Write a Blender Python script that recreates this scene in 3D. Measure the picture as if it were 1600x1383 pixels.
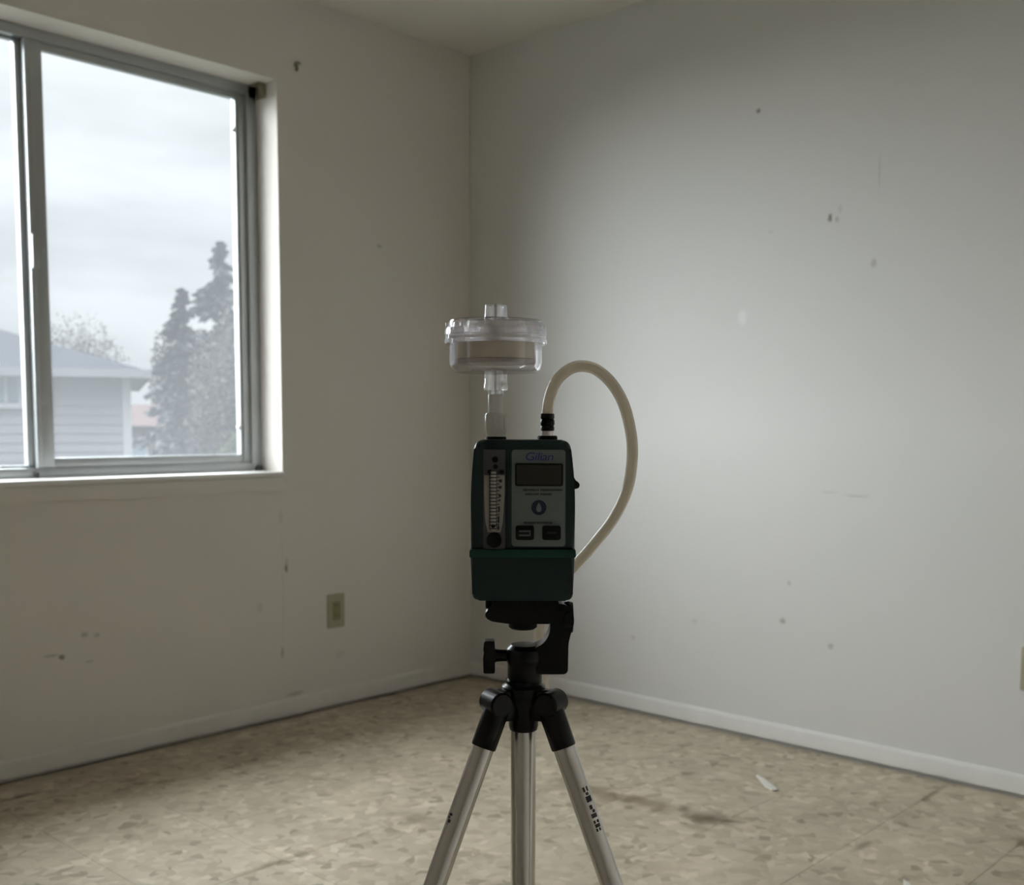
import bpy, bmesh, math, random
from mathutils import Vector, Matrix, Quaternion
random.seed(7)
D = bpy.data
SC = bpy.context.scene
COL = SC.collection
for o in list(D.objects):
    D.objects.remove(o)

# ------------------------------------------------------------------ camera
YAW, PITCH, ROLL = math.radians(42.958), math.radians(4.9895), math.radians(0.166)
F_PX, PP_Y = 1721.86, 813.16
F = Vector((math.cos(YAW) * math.cos(PITCH), math.sin(YAW) * math.cos(PITCH), -math.sin(PITCH)))
R0 = Vector((math.sin(YAW), -math.cos(YAW), 0))
U0 = R0.cross(F)
RR = math.cos(ROLL) * R0 + math.sin(ROLL) * U0
UU = RR.cross(F)
cam_d = D.cameras.new('camera')
cam = D.objects.new('camera', cam_d)
COL.objects.link(cam)
m = Matrix((RR, UU, -F)).transposed().to_4x4()
m.translation = Vector((-3.1116, -3.1274, 1.0192))
cam.matrix_world = m
cam_d.sensor_fit = 'HORIZONTAL'
cam_d.sensor_width = 36.0
cam_d.lens = F_PX / 1600 * 36
cam_d.shift_y = (PP_Y - 691.5) / 1600
cam_d.clip_start = 0.05
cam_d.clip_end = 400
cam_d.dof.use_dof = True
cam_d.dof.focus_distance = 0.955
cam_d.dof.aperture_fstop = 11
SC.camera = cam

# ------------------------------------------------------------------ sky, sun, exposure
vs = SC.view_settings
vs.view_transform = 'Standard'
vs.look = 'None'
vs.gamma = 1
vs.use_curve_mapping = False
vs.exposure = 0.0
SKY_H, SKY_Z = 0.52, 1.56          # overcast: the zenith is three times the horizon
SUN_E, SUN_ANGLE, SUN_EL, SUN_AZ = 29.5, 106, 42, 123
cy = SC.cycles
cy.max_bounces, cy.diffuse_bounces, cy.glossy_bounces = 7, 4, 3
cy.transmission_bounces, cy.transparent_max_bounces = 6, 14
cy.use_adaptive_sampling = True
cy.adaptive_threshold = 0.03


def world():
    w = D.worlds.new('overcast_sky')
    SC.world = w
    w.use_nodes = True
    nt = w.node_tree
    nt.nodes.clear()
    N = lambda t: nt.nodes.new(t)
    L = nt.links.new
    out, bg = N('ShaderNodeOutputWorld'), N('ShaderNodeBackground')
    tc, sep = N('ShaderNodeTexCoord'), N('ShaderNodeSeparateXYZ')
    L(tc.outputs['Generated'], sep.inputs[0])
    mr = N('ShaderNodeMapRange')
    L(sep.outputs['Z'], mr.inputs['Value'])
    mr.inputs['From Min'].default_value = 0
    mr.inputs['From Max'].default_value = 1
    mr.inputs['To Min'].default_value = SKY_H
    mr.inputs['To Max'].default_value = SKY_Z
    mp, nz = N('ShaderNodeMapping'), N('ShaderNodeTexNoise')
    mp.inputs['Scale'].default_value = (2.2, 2.2, 9.0)
    mp.inputs['Location'].default_value = (0.3, 1.7, 0.2)
    L(tc.outputs['Generated'], mp.inputs[0])
    L(mp.outputs[0], nz.inputs['Vector'])
    nz.inputs['Scale'].default_value = 1.6
    nz.inputs['Detail'].default_value = 4
    cr = N('ShaderNodeMapRange')
    L(nz.outputs['Fac'], cr.inputs['Value'])
    cr.inputs['From Min'].default_value = 0.35
    cr.inputs['From Max'].default_value = 0.62
    cr.inputs['To Min'].default_value = 0.88
    cr.inputs['To Max'].default_value = 1.2
    mu = N('ShaderNodeMath')
    mu.operation = 'MULTIPLY'
    L(mr.outputs[0], mu.inputs[0])
    L(cr.outputs[0], mu.inputs[1])
    bg.inputs['Color'].default_value = (0.935, 0.975, 1.0, 1)
    L(mu.outputs[0], bg.inputs['Strength'])
    L(bg.outputs[0], out.inputs[0])


world()
sd = D.lights.new('veiled_sun', 'SUN')
sd.energy = SUN_E
sd.angle = math.radians(SUN_ANGLE)
sd.color = (0.95, 0.985, 1.0)
sun = D.objects.new('veiled_sun', sd)
COL.objects.link(sun)
sun.location = (-4, 10, 9)
_el, _az = math.radians(SUN_EL), math.radians(SUN_AZ)
_to = Vector((math.cos(_el) * math.cos(_az), math.cos(_el) * math.sin(_az), math.sin(_el)))
sun.rotation_euler = _to.to_track_quat('Z', 'Y').to_euler()


# ------------------------------------------------------------------ materials
def mat(name, col, rough=0.6, metal=0.0, noise=0.06, nscale=30.0, bump=0.0, spec=0.5, coat=0.0, trans=0.0, ior=1.45):
    mt = D.materials.new(name)
    mt.use_nodes = True
    nt = mt.node_tree
    b = nt.nodes['Principled BSDF']
    b.inputs['Roughness'].default_value = rough
    b.inputs['Metallic'].default_value = metal
    b.inputs['Specular IOR Level'].default_value = spec
    b.inputs['Coat Weight'].default_value = coat
    b.inputs['Transmission Weight'].default_value = trans
    b.inputs['IOR'].default_value = ior
    tc = nt.nodes.new('ShaderNodeTexCoord')
    nz = nt.nodes.new('ShaderNodeTexNoise')
    nz.inputs['Scale'].default_value = nscale
    nz.inputs['Detail'].default_value = 1.5
    nt.links.new(tc.outputs['Object'], nz.inputs['Vector'])
    mx = nt.nodes.new('ShaderNodeMix')
    mx.data_type = 'RGBA'
    mx.inputs[6].default_value = (*[c * (1 - noise) for c in col], 1)
    mx.inputs[7].default_value = (*[min(1, c * (1 + noise)) for c in col], 1)
    nt.links.new(nz.outputs['Fac'], mx.inputs[0])
    nt.links.new(mx.outputs[2], b.inputs['Base Color'])
    if bump:
        bp = nt.nodes.new('ShaderNodeBump')
        bp.inputs['Strength'].default_value = bump
        bp.inputs['Distance'].default_value = 0.002
        nt.links.new(nz.outputs['Fac'], bp.inputs['Height'])
        nt.links.new(bp.outputs[0], b.inputs['Normal'])
    return mt


def wall_mat(name, base, axes, marks):
    """painted plasterboard; marks = (u, v, ru, rv, strength, colour) worn spots, scuffs and filler"""
    mt = D.materials.new(name)
    mt.use_nodes = True
    nt = mt.node_tree
    N, L = nt.nodes.new, nt.links.new
    b = nt.nodes['Principled BSDF']
    b.inputs['Roughness'].default_value = 0.55
    b.inputs['Specular IOR Level'].default_value = 0.35
    geo, sep = N('ShaderNodeNewGeometry'), N('ShaderNodeSeparateXYZ')
    L(geo.outputs['Position'], sep.inputs[0])
    nz = N('ShaderNodeTexNoise')
    nz.inputs['Scale'].default_value = 1.7
    nz.inputs['Detail'].default_value = 2
    L(geo.outputs['Position'], nz.inputs['Vector'])
    mx = N('ShaderNodeMix')
    mx.data_type = 'RGBA'
    mx.inputs[6].default_value = (base[0] * .97, base[1] * .985, base[2] * .97, 1)
    mx.inputs[7].default_value = (min(1, base[0] * 1.03), base[1] * 1.005, base[2] * 1.02, 1)
    L(nz.outputs['Fac'], mx.inputs[0])
    cur = mx.outputs[2]
    fine = N('ShaderNodeTexNoise')
    fine.inputs['Scale'].default_value = 90
    fine.inputs['Detail'].default_value = 1
    L(geo.outputs['Position'], fine.inputs['Vector'])
    for (u, v, ru, rv, st, col) in marks:
        cu, cv = N('ShaderNodeMath'), N('ShaderNodeMath')
        for nd, ax, c, r in ((cu, axes[0], u, ru), (cv, axes[1], v, rv)):
            nd.operation = 'MULTIPLY_ADD'
            L(sep.outputs[ax], nd.inputs[0])
            nd.inputs[1].default_value = 1 / r
            nd.inputs[2].default_value = -c / r
        cb, ln = N('ShaderNodeCombineXYZ'), N('ShaderNodeVectorMath')
        L(cu.outputs[0], cb.inputs[0])
        L(cv.outputs[0], cb.inputs[1])
        ln.operation = 'LENGTH'
        L(cb.outputs[0], ln.inputs[0])
        wob = N('ShaderNodeMath')
        wob.operation = 'MULTIPLY_ADD'
        L(fine.outputs['Fac'], wob.inputs[0])
        wob.inputs[1].default_value = 0.9
        L(ln.outputs['Value'], wob.inputs[2])
        mr = N('ShaderNodeMapRange')
        mr.interpolation_type = 'SMOOTHSTEP'
        L(wob.outputs[0], mr.inputs['Value'])
        mr.inputs['From Min'].default_value = 0.8
        mr.inputs['From Max'].default_value = 1.6
        mr.inputs['To Min'].default_value = st
        mr.inputs['To Max'].default_value = 0
        mm = N('ShaderNodeMix')
        mm.data_type = 'RGBA'
        L(mr.outputs[0], mm.inputs[0])
        L(cur, mm.inputs[6])
        mm.inputs[7].default_value = (*col, 1)
        cur = mm.outputs[2]
    L(cur, b.inputs['Base Color'])
    return mt


def tile_mat():
    mt = D.materials.new('mottled_vinyl')
    mt.use_nodes = True
    nt = mt.node_tree
    N, L = nt.nodes.new, nt.links.new
    b = nt.nodes['Principled BSDF']
    geo, oi = N('ShaderNodeNewGeometry'), N('ShaderNodeObjectInfo')
    # flakes
    warp = N('ShaderNodeTexNoise')
    warp.inputs['Scale'].default_value = 22
    warp.inputs['Detail'].default_value = 1
    L(geo.outputs['Position'], warp.inputs['Vector'])
    add = N('ShaderNodeVectorMath')
    add.operation = 'MULTIPLY_ADD'
    L(warp.outputs['Color'], add.inputs[0])
    add.inputs[1].default_value = (0.045, 0.045, 0)
    L(geo.outputs['Position'], add.inputs[2])
    vo = N('ShaderNodeTexVoronoi')
    vo.inputs['Scale'].default_value = 40
    L(add.outputs[0], vo.inputs['Vector'])
    sepc = N('ShaderNodeSeparateColor')
    L(vo.outputs['Color'], sepc.inputs[0])
    ramp = N('ShaderNodeValToRGB')
    e = ramp.color_ramp.elements
    e[0].position, e[0].color = 0.0, (0.364, 0.314, 0.235, 1)
    e[1].position, e[1].color = 1.0, (0.680, 0.615, 0.500, 1)
    for ps, c in ((0.10, (0.480, 0.422, 0.323, 1)), (0.45, (0.544, 0.484, 0.378, 1)), (0.85, (0.591, 0.531, 0.422, 1))):
        k = ramp.color_ramp.elements.new(ps)
        k.color = c
    L(sepc.outputs[0], ramp.inputs[0])
    # broad wear
    big = N('ShaderNodeTexNoise')
    big.inputs['Scale'].default_value = 3.2
    big.inputs['Detail'].default_value = 3
    big.inputs['Roughness'].default_value = 0.65
    L(geo.outputs['Position'], big.inputs['Vector'])
    br = N('ShaderNodeMapRange')
    L(big.outputs['Fac'], br.inputs['Value'])
    br.inputs['From Min'].default_value = 0.3
    br.inputs['From Max'].default_value = 0.7
    br.inputs['To Min'].default_value = 0.84
    br.inputs['To Max'].default_value = 1.12
    rnd = N('ShaderNodeMapRange')
    L(oi.outputs['Random'], rnd.inputs['Value'])
    rnd.inputs['To Min'].default_value = 0.965
    rnd.inputs['To Max'].default_value = 1.035
    mul = N('ShaderNodeMath')
    mul.operation = 'MULTIPLY'
    L(br.outputs[0], mul.inputs[0])
    L(rnd.outputs[0], mul.inputs[1])
    sc = N('ShaderNodeVectorMath')
    sc.operation = 'SCALE'
    tint = N('ShaderNodeVectorMath')
    tint.operation = 'MULTIPLY'
    tint.inputs[1].default_value = (1.03, 1.0, 0.975)
    L(ramp.outputs[0], tint.inputs[0])
    L(tint.outputs[0], sc.inputs[0])
    L(mul.outputs[0], sc.inputs['Scale'])
    cur = sc.outputs[0]
    # stains with a shape of their own: (x, y, rx, ry, angle, strength, colour)
    wn = N('ShaderNodeTexNoise')
    wn.inputs['Scale'].default_value = 14
    wn.inputs['Detail'].default_value = 2
    L(geo.outputs['Position'], wn.inputs['Vector'])
    brown, dark, pale = (0.20, 0.145, 0.085), (0.12, 0.09, 0.055), (0.72, 0.68, 0.6)
    for (x, y, rx, ry, ang, st, c) in (
            (-0.765, -1.26, 0.060, 0.17, 0, .60, brown), (-0.735, -1.45, 0.05, 0.14, 0, .55, brown),
            (-0.725, -1.61, 0.045, 0.10, 0, .7, dark), (-0.70, -1.66, 0.012, 0.05, .5, .7, dark),
            (-0.88, -1.32, 0.025, 0.09, 0, .55, brown), (-0.80, -1.62, 0.02, 0.05, 0, .35, brown),
            (-1.884, -0.144, 0.05, 0.018, 0, .9, (.05, .04, .03)), (-1.25, -1.05, 0.05, 0.06, 0, .45, brown),
            (-0.436, -1.425, 0.02, 0.02, 0, .55, pale), (-0.145, -2.02, 0.014, 0.02, 0, .6, pale),
            (-0.62, -1.98, 0.05, 0.012, 0, .5, dark), (-0.36, -2.255, 0.06, 0.012, 0, .6, dark), (-0.15, -1.95, 0.09, 0.010, 0, .5, dark),
            (-1.66, -1.03, 0.14, 0.012, 0, .45, brown), (-0.35, -0.28, 0.03, 0.03, 0, .4, brown)):
        mpn = N('ShaderNodeMapping')
        mpn.vector_type = 'TEXTURE'
        mpn.inputs['Location'].default_value = (x, y, 0)
        mpn.inputs['Rotation'].default_value = (0, 0, ang)
        mpn.inputs['Scale'].default_value = (rx, ry, 1)
        L(geo.outputs['Position'], mpn.inputs[0])
        ln = N('ShaderNodeVectorMath')
        ln.operation = 'LENGTH'
        L(mpn.outputs[0], ln.inputs[0])
        wob = N('ShaderNodeMath')
        wob.operation = 'MULTIPLY_ADD'
        L(wn.outputs['Fac'], wob.inputs[0])
        wob.inputs[1].default_value = 2.4
        L(ln.outputs['Value'], wob.inputs[2])
        mr = N('ShaderNodeMapRange')
        mr.interpolation_type = 'SMOOTHSTEP'
        L(wob.outputs[0], mr.inputs['Value'])
        mr.inputs['From Min'].default_value = 1.3
        mr.inputs['From Max'].default_value = 2.5
        mr.inputs['To Min'].default_value = st
        mr.inputs['To Max'].default_value = 0
        mm = N('ShaderNodeMix')
        mm.data_type = 'RGBA'
        L(mr.outputs[0], mm.inputs[0])
        L(cur, mm.inputs[6])
        mm.inputs[7].default_value = (*c, 1)
        cur = mm.outputs[2]
    L(cur, b.inputs['Base Color'])
    b.inputs['Roughness'].default_value = 0.62
    b.inputs['Specular IOR Level'].default_value = 0.3
    return mt


def schlick(nt, f0):
    """reflectance of a clear surface, the same from both sides"""
    lw, pw, ma = nt.nodes.new('ShaderNodeLayerWeight'), nt.nodes.new('ShaderNodeMath'), nt.nodes.new('ShaderNodeMath')
    lw.inputs['Blend'].default_value = 0.5
    pw.operation = 'POWER'
    pw.inputs[1].default_value = 5
    ma.operation = 'MULTIPLY_ADD'
    ma.inputs[1].default_value = 1 - f0
    ma.inputs[2].default_value = f0
    nt.links.new(lw.outputs['Facing'], pw.inputs[0])
    nt.links.new(pw.outputs[0], ma.inputs[0])
    return ma


def glass_mat(name, tint, veil):
    """window pane: clear, with a translucent veil standing in for the haze outside"""
    mt = D.materials.new(name)
    mt.use_nodes = True
    nt = mt.node_tree
    nt.nodes.clear()
    N, L = nt.nodes.new, nt.links.new
    out = N('ShaderNodeOutputMaterial')
    tr, tl, gl = N('ShaderNodeBsdfTransparent'), N('ShaderNodeBsdfTranslucent'), N('ShaderNodeBsdfGlossy')
    tr.inputs[0].default_value = (*tint, 1)
    tl.inputs[0].default_value = (0.86, 0.90, 0.97, 1)
    gl.inputs['Roughness'].default_value = 0.05
    tc, nz = N('ShaderNodeTexCoord'), N('ShaderNodeTexNoise')
    nz.inputs['Scale'].default_value = 3
    nz.inputs['Detail'].default_value = 1.5
    L(tc.outputs['Object'], nz.inputs['Vector'])
    mr = N('ShaderNodeMapRange')
    L(nz.outputs['Fac'], mr.inputs['Value'])
    mr.inputs['To Min'].default_value = veil * 0.85
    mr.inputs['To Max'].default_value = veil * 1.15
    m1, m2, fr = N('ShaderNodeMixShader'), N('ShaderNodeMixShader'), schlick(nt, 0.03)
    L(mr.outputs[0], m1.inputs[0])
    L(tr.outputs[0], m1.inputs[1])
    L(tl.outputs[0], m1.inputs[2])
    L(fr.outputs[0], m2.inputs[0])
    L(m1.outputs[0], m2.inputs[1])
    L(gl.outputs[0], m2.inputs[2])
    L(m2.outputs[0], out.inputs[0])
    return mt


def milky(name, col, through, clear):
    """soft translucent plastic: part of the light passes through the wall"""
    mt = D.materials.new(name)
    mt.use_nodes = True
    nt = mt.node_tree
    nt.nodes.clear()
    N, L = nt.nodes.new, nt.links.new
    out = N('ShaderNodeOutputMaterial')
    df, tl, tr, gl = N('ShaderNodeBsdfDiffuse'), N('ShaderNodeBsdfTranslucent'), N('ShaderNodeBsdfTransparent'), N('ShaderNodeBsdfGlossy')
    tc, nz, mx = N('ShaderNodeTexCoord'), N('ShaderNodeTexNoise'), N('ShaderNodeMix')
    nz.inputs['Scale'].default_value = 45
    L(tc.outputs['Object'], nz.inputs['Vector'])
    mx.data_type = 'RGBA'
    mx.inputs[6].default_value = (*[c * .96 for c in col], 1)
    mx.inputs[7].default_value = (*[min(1, c * 1.04) for c in col], 1)
    L(nz.outputs['Fac'], mx.inputs[0])
    L(mx.outputs[2], df.inputs[0])
    L(mx.outputs[2], tl.inputs[0])
    tr.inputs[0].default_value = (*[min(1, c * 1.1) for c in col], 1)
    gl.inputs['Roughness'].default_value = 0.12
    a, b, c = N('ShaderNodeMixShader'), N('ShaderNodeMixShader'), N('ShaderNodeMixShader')
    a.inputs[0].default_value = through
    b.inputs[0].default_value = clear
    L(df.outputs[0], a.inputs[1])
    L(tl.outputs[0], a.inputs[2])
    L(a.outputs[0], b.inputs[1])
    L(tr.outputs[0], b.inputs[2])
    L(schlick(nt, 0.05).outputs[0], c.inputs[0])
    L(b.outputs[0], c.inputs[1])
    L(gl.outputs[0], c.inputs[2])
    L(c.outputs[0], out.inputs[0])
    return mt


def clear_plastic(name, tint, solid=0.45, rough=0.04):
    mt = D.materials.new(name)
    mt.use_nodes = True
    nt = mt.node_tree
    nt.nodes.clear()
    N, L = nt.nodes.new, nt.links.new
    out = N('ShaderNodeOutputMaterial')
    tr, gs, gl = N('ShaderNodeBsdfTransparent'), N('ShaderNodeBsdfGlass'), N('ShaderNodeBsdfGlossy')
    tr.inputs[0].default_value = (*tint, 1)
    gs.inputs['Color'].default_value = (*[min(1, t * 1.04) for t in tint], 1)
    gs.inputs['Roughness'].default_value = rough
    gs.inputs['IOR'].default_value = 1.5
    gl.inputs['Roughness'].default_value = 0.08
    tc, nz = N('ShaderNodeTexCoord'), N('ShaderNodeTexNoise')
    nz.inputs['Scale'].default_value = 40
    L(tc.outputs['Object'], nz.inputs['Vector'])
    mr = N('ShaderNodeMapRange')
    L(nz.outputs['Fac'], mr.inputs['Value'])
    mr.inputs['To Min'].default_value = solid * 0.9
    mr.inputs['To Max'].default_value = solid * 1.1
    m1, m2, fr = N('ShaderNodeMixShader'), N('ShaderNodeMixShader'), schlick(nt, 0.05)
    L(mr.outputs[0], m1.inputs[0])
    L(tr.outputs[0], m1.inputs[1])
    L(gs.outputs[0], m1.inputs[2])
    L(fr.outputs[0], m2.inputs[0])
    L(m1.outputs[0], m2.inputs[1])
    L(gl.outputs[0], m2.inputs[2])
    L(m2.outputs[0], out.inputs[0])
    return mt


DK, GR, WT = (0.16, 0.13, 0.10), (0.40, 0.38, 0.35), (0.93, 0.93, 0.93)
WALL = (0.775, 0.738, 0.69)
M = {}
M['wall_l'] = wall_mat('painted_plaster_left', WALL, ('X', 'Z'), [
    (-.463, 1.661, .014, .009, .6, GR), (-.891, .524, .008, .018, .8, DK), (-.887, .548, .010, .012, .45, GR),
    (-.912, .233, .008, .024, .7, GR), (-1.683, .336, .011, .010, .8, DK), (-1.715, .345, .030, .005, .6, GR),
    (-1.613, .393, .014, .010, .6, GR), (-1.574, .387, .012, .008, .55, GR), (-1.60, .31, .02, .006, .35, GR),
    (-.905, .42, .0016, .30, .35, GR), (-.86, .08, .04, .010, .55, GR), (-1.0, .40, .012, .02, .25, GR),
    (-.91, .70, .012, .03, .22, GR), (-.66, .19, .03, .02, .15, GR)])
M['wall_r'] = wall_mat('painted_plaster_right', (0.745, 0.745, 0.73), ('Y', 'Z'), [
    (-1.276, 1.996, .009, .009, .75, DK), (-1.528, 1.638, .009, .014, .85, DK), (-1.551, 1.630, .008, .010, .55, GR),
    (-1.56, 1.66, .008, .018, .25, GR), (-1.670, 1.491, .010, .016, .5, GR), (-1.679, 1.749, .004, .06, .3, GR),
    (-1.423, .524, .008, .010, .5, GR), (-1.404, .401, .013, .011, .8, GR), (-1.569, .342, .012, .011, .6, GR),
    (-.817, .268, .012, .010, .35, GR), (-1.075, .358, .014, .009, .25, GR), (-1.234, 1.363, .018, .030, .45, WT),
    (-1.642, .808, .05, .005, .3, GR), (-1.55, .815, .03, .004, .25, GR), (-1.33, 1.62, .012, .008, .2, GR)])
M['wall_b'] = wall_mat('painted_plaster_rear', (0.70, 0.65, 0.59), ('X', 'Z'), [])
M['ceiling'] = wall_mat('ceiling_paint', (0.80, 0.775, 0.72), ('X', 'Y'), [])
M['tile'] = tile_mat()
M['subfloor'] = mat('dirty_adhesive', (0.15, 0.12, 0.085), 0.9)
M['trim'] = mat('trim_paint', (0.83, 0.82, 0.80), 0.5, nscale=12)
M['trim_l'] = mat('wall_paint_trim', (0.74, 0.71, 0.67), 0.5, nscale=12)
M['alu_frame'] = mat('window_aluminium', (0.46, 0.48, 0.49), 0.42, 0.55, nscale=8)
M['spot_dark'] = mat('dark_corner_spot', (0.10, 0.105, 0.105), 0.7)  # for the wedges that stand in for dark corner spots
M['pane'] = glass_mat('haze_veil_pane', (0.97, 0.985, 0.985), 0.036)  # pale veil in the glass imitates the outdoor haze
M['ivory'] = mat('ivory_plastic', (0.43, 0.405, 0.285), 0.45)
M['ivory_dk'] = mat('ivory_insert', (0.30, 0.275, 0.155), 0.5)
M['slot'] = mat('dark_slot', (0.006, 0.008, 0.009), 0.5, spec=0.25)
M['screw'] = mat('screw_metal', (0.45, 0.43, 0.38), 0.4, 0.8)
M['bracket'] = mat('old_bracket_metal', (0.26, 0.235, 0.165), 0.6, 0.1)
M['black_pl'] = mat('black_plastic', (0.004, 0.0055, 0.007), 0.26, nscale=200, spec=0.32)
M['black_mt'] = mat('black_matt_plastic', (0.006, 0.007, 0.008), 0.55, spec=0.3)
M['alu'] = mat('anodised_aluminium', (0.70, 0.69, 0.67), 0.21, 1.0, nscale=15, noise=0.04)
M['print'] = mat('black_print', (0.05, 0.05, 0.05), 0.6)
M['rubber'] = mat('black_rubber', (0.015, 0.015, 0.015), 0.8)
M['housing'] = mat('dark_green_housing', (0.011, 0.034, 0.036), 0.34, nscale=300, bump=0.05)
M['housing2'] = mat('battery_green', (0.012, 0.034, 0.036), 0.40, nscale=300, bump=0.05)
M['band'] = mat('emerald_gasket', (0.001, 0.060, 0.042), 0.5)
M['label'] = mat('grey_label', (0.190, 0.230, 0.235), 0.5, nscale=60)
M['lcd'] = mat('lcd_glass', (0.036, 0.035, 0.028), 0.35)
M['lcd_frame'] = mat('lcd_surround', (0.008, 0.009, 0.009), 0.5, spec=0.25)
M['blue'] = mat('blue_print', (0.035, 0.05, 0.26), 0.5)
M['navy'] = mat('navy_print', (0.007, 0.020, 0.055), 0.5)
M['drop'] = mat('pale_droplet', (0.22, 0.25, 0.27), 0.5)
M['textgrey'] = mat('dark_grey_print', (0.045, 0.05, 0.05), 0.6)
M['keyprint'] = mat('pale_key_print', (0.13, 0.14, 0.14), 0.6)
M['keyprint2'] = mat('dim_key_print', (0.035, 0.035, 0.036), 0.6)
M['scale'] = mat('scale_white', (0.42, 0.42, 0.39), 0.45, nscale=80)
M['flowtop'] = mat('flowmeter_block', (0.105, 0.108, 0.125), 0.3)
M['flowtube'] = mat('flow_tube_glass', (0.62, 0.61, 0.55), 0.2, nscale=500, noise=.2)
M['clear'] = clear_plastic('clear_styrene', (0.99, 0.985, 0.998), 0.22)
M['clear2'] = clear_plastic('frosted_styrene', (0.975, 0.97, 0.99), 0.38, 0.06)
M['pad'] = mat('filter_pad', (0.82, 0.75, 0.62), 0.9, nscale=120)
M['pad2'] = mat('support_pad', (0.50, 0.46, 0.42), 0.9, nscale=120)
M['luer'] = milky('white_nylon', (0.96, 0.95, 0.915), 0.30, 0.03)
M['chrome'] = mat('chrome', (0.75, 0.75, 0.76), 0.12, 1.0)
M['pvc'] = milky('pvc_tubing', (0.87, 0.835, 0.765), 0.5, 0.36)
M['chip'] = mat('white_scrap', (0.82, 0.80, 0.74), 0.7)
# outside
M['siding'] = mat('grey_siding', (0.21, 0.21, 0.225), 0.8, nscale=2, spec=0.08)
M['housetrim'] = mat('white_house_trim', (0.34, 0.34, 0.36), 0.6, spec=0.08)
M['roof'] = mat('grey_shingle', (0.014, 0.016, 0.022), 0.9, nscale=6, noise=.12, spec=0.08)
M['hglass'] = mat('house_window', (0.14, 0.18, 0.22), 0.1)
M['redroof'] = mat('faded_red_roof', (0.050, 0.032, 0.030), 0.9, nscale=2, spec=0.08)
M['farwall'] = mat('far_wall', (0.12, 0.105, 0.10), 0.9, spec=0.08)
M['ground'] = mat('lawn', (0.05, 0.055, 0.04), 0.95, nscale=0.6, noise=.3, spec=0.08)
M['bark'] = mat('bark', (0.12, 0.095, 0.075), 0.9, spec=0.08)
M['fir'] = mat('fir_needles', (0.050, 0.053, 0.056), 0.8, nscale=1.5, noise=.25, spec=0.08)
M['bare'] = mat('bare_twigs', (0.062, 0.055, 0.049), 0.9, nscale=1.5, noise=.25, spec=0.08)
M['shrub'] = mat('yellow_green_leaves', (0.10, 0.105, 0.055), 0.8, nscale=1.5, noise=.25, spec=0.08)


# ------------------------------------------------------------------ mesh helpers
def bx(bm, x0, x1, y0, y1, z0, z1, bev=0.0, seg=2):
    vs_ = [bm.verts.new((x, y, z)) for x in (x0, x1) for y in (y0, y1) for z in (z0, z1)]
    q = ((0, 1, 3, 2), (4, 6, 7, 5), (0, 4, 5, 1), (2, 3, 7, 6), (0, 2, 6, 4), (1, 5, 7, 3))
    fs = [bm.faces.new([vs_[i] for i in f]) for f in q]
    if bev:
        es = list({e for f in fs for e in f.edges})
        bmesh.ops.bevel(bm, geom=es, offset=bev, segments=seg, profile=0.5, affect='EDGES', clamp_overlap=True)


def rounded(pts, rads, seg=5):
    """polygon (u, v) with each corner rounded by its own radius"""
    out = []
    n = len(pts)
    for i in range(n):
        p0, p1, p2 = Vector(pts[i - 1]), Vector(pts[i]), Vector(pts[(i + 1) % n])
        r = rads[i] if isinstance(rads, (list, tuple)) else rads
        if r <= 0:
            out.append(tuple(p1))
            continue
        a, b = (p0 - p1).normalized(), (p2 - p1).normalized()
        r = min(r, (p0 - p1).length * .49, (p2 - p1).length * .49)
        s, e = p1 + a * r, p1 + b * r
        for k in range(seg + 1):
            t = k / seg
            out.append(tuple((1 - t) ** 2 * s + 2 * t * (1 - t) * p1 + t * t * e))
    return out


def prism(bm, pts, y0, y1, bev=0.0, seg=2):
    """outline (x, z) extruded from y0 (front) to y1 (back)"""
    fr = [bm.verts.new((x, y0, z)) for x, z in pts]
    bk = [bm.verts.new((x, y1, z)) for x, z in pts]
    n = len(pts)
    f1 = bm.faces.new(fr)
    f2 = bm.faces.new(bk[::-1])
    for i in range(n):
        bm.faces.new([fr[i], bk[i], bk[(i + 1) % n], fr[(i + 1) % n]])
    if bev:
        es = list(set(f1.edges) | set(f2.edges))
        bmesh.ops.bevel(bm, geom=es, offset=bev, segments=seg, profile=0.5, affect='EDGES', clamp_overlap=True)


def lathe(bm, prof, cx=0.0, cy=0.0, seg=48, mtx=None, closed=False):
    """profile (r, z) turned about the z axis; open ends at r = 0 are capped"""
    rings = []
    for r, z in prof:
        if r < 1e-7:
            rings.append([bm.verts.new((cx, cy, z))])
        else:
            rings.append([bm.verts.new((cx + r * math.cos(2 * math.pi * k / seg), cy + r * math.sin(2 * math.pi * k / seg), z)) for k in range(seg)])
    pairs = list(zip(rings, rings[1:]))
    if closed:
        pairs.append((rings[-1], rings[0]))
    for a, b in pairs:
        if len(a) == 1 and len(b) == 1:
            continue
        for k in range(seg):
            k2 = (k + 1) % seg
            if len(a) == 1:
                bm.faces.new((a[0], b[k], b[k2]))
            elif len(b) == 1:
                bm.faces.new((a[k], b[0], a[k2]))
            else:
                bm.faces.new((a[k], a[k2], b[k2], b[k]))
    if mtx is not None:
        bmesh.ops.transform(bm, matrix=mtx, verts=[v for rg in rings for v in rg])


def catmull(pts, per=10):
    P = [Vector(p) for p in pts]
    P = [P[0] * 2 - P[1]] + P + [P[-1] * 2 - P[-2]]
    out = []
    for i in range(1, len(P) - 2):
        p0, p1, p2, p3 = P[i - 1:i + 3]
        for k in range(per):
            t = k / per
            out.append(0.5 * (2 * p1 + (p2 - p0) * t + (2 * p0 - 5 * p1 + 4 * p2 - p3) * t * t + (3 * p1 - p0 - 3 * p2 + p3) * t ** 3))
    out.append(P[-2])
    return out


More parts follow.
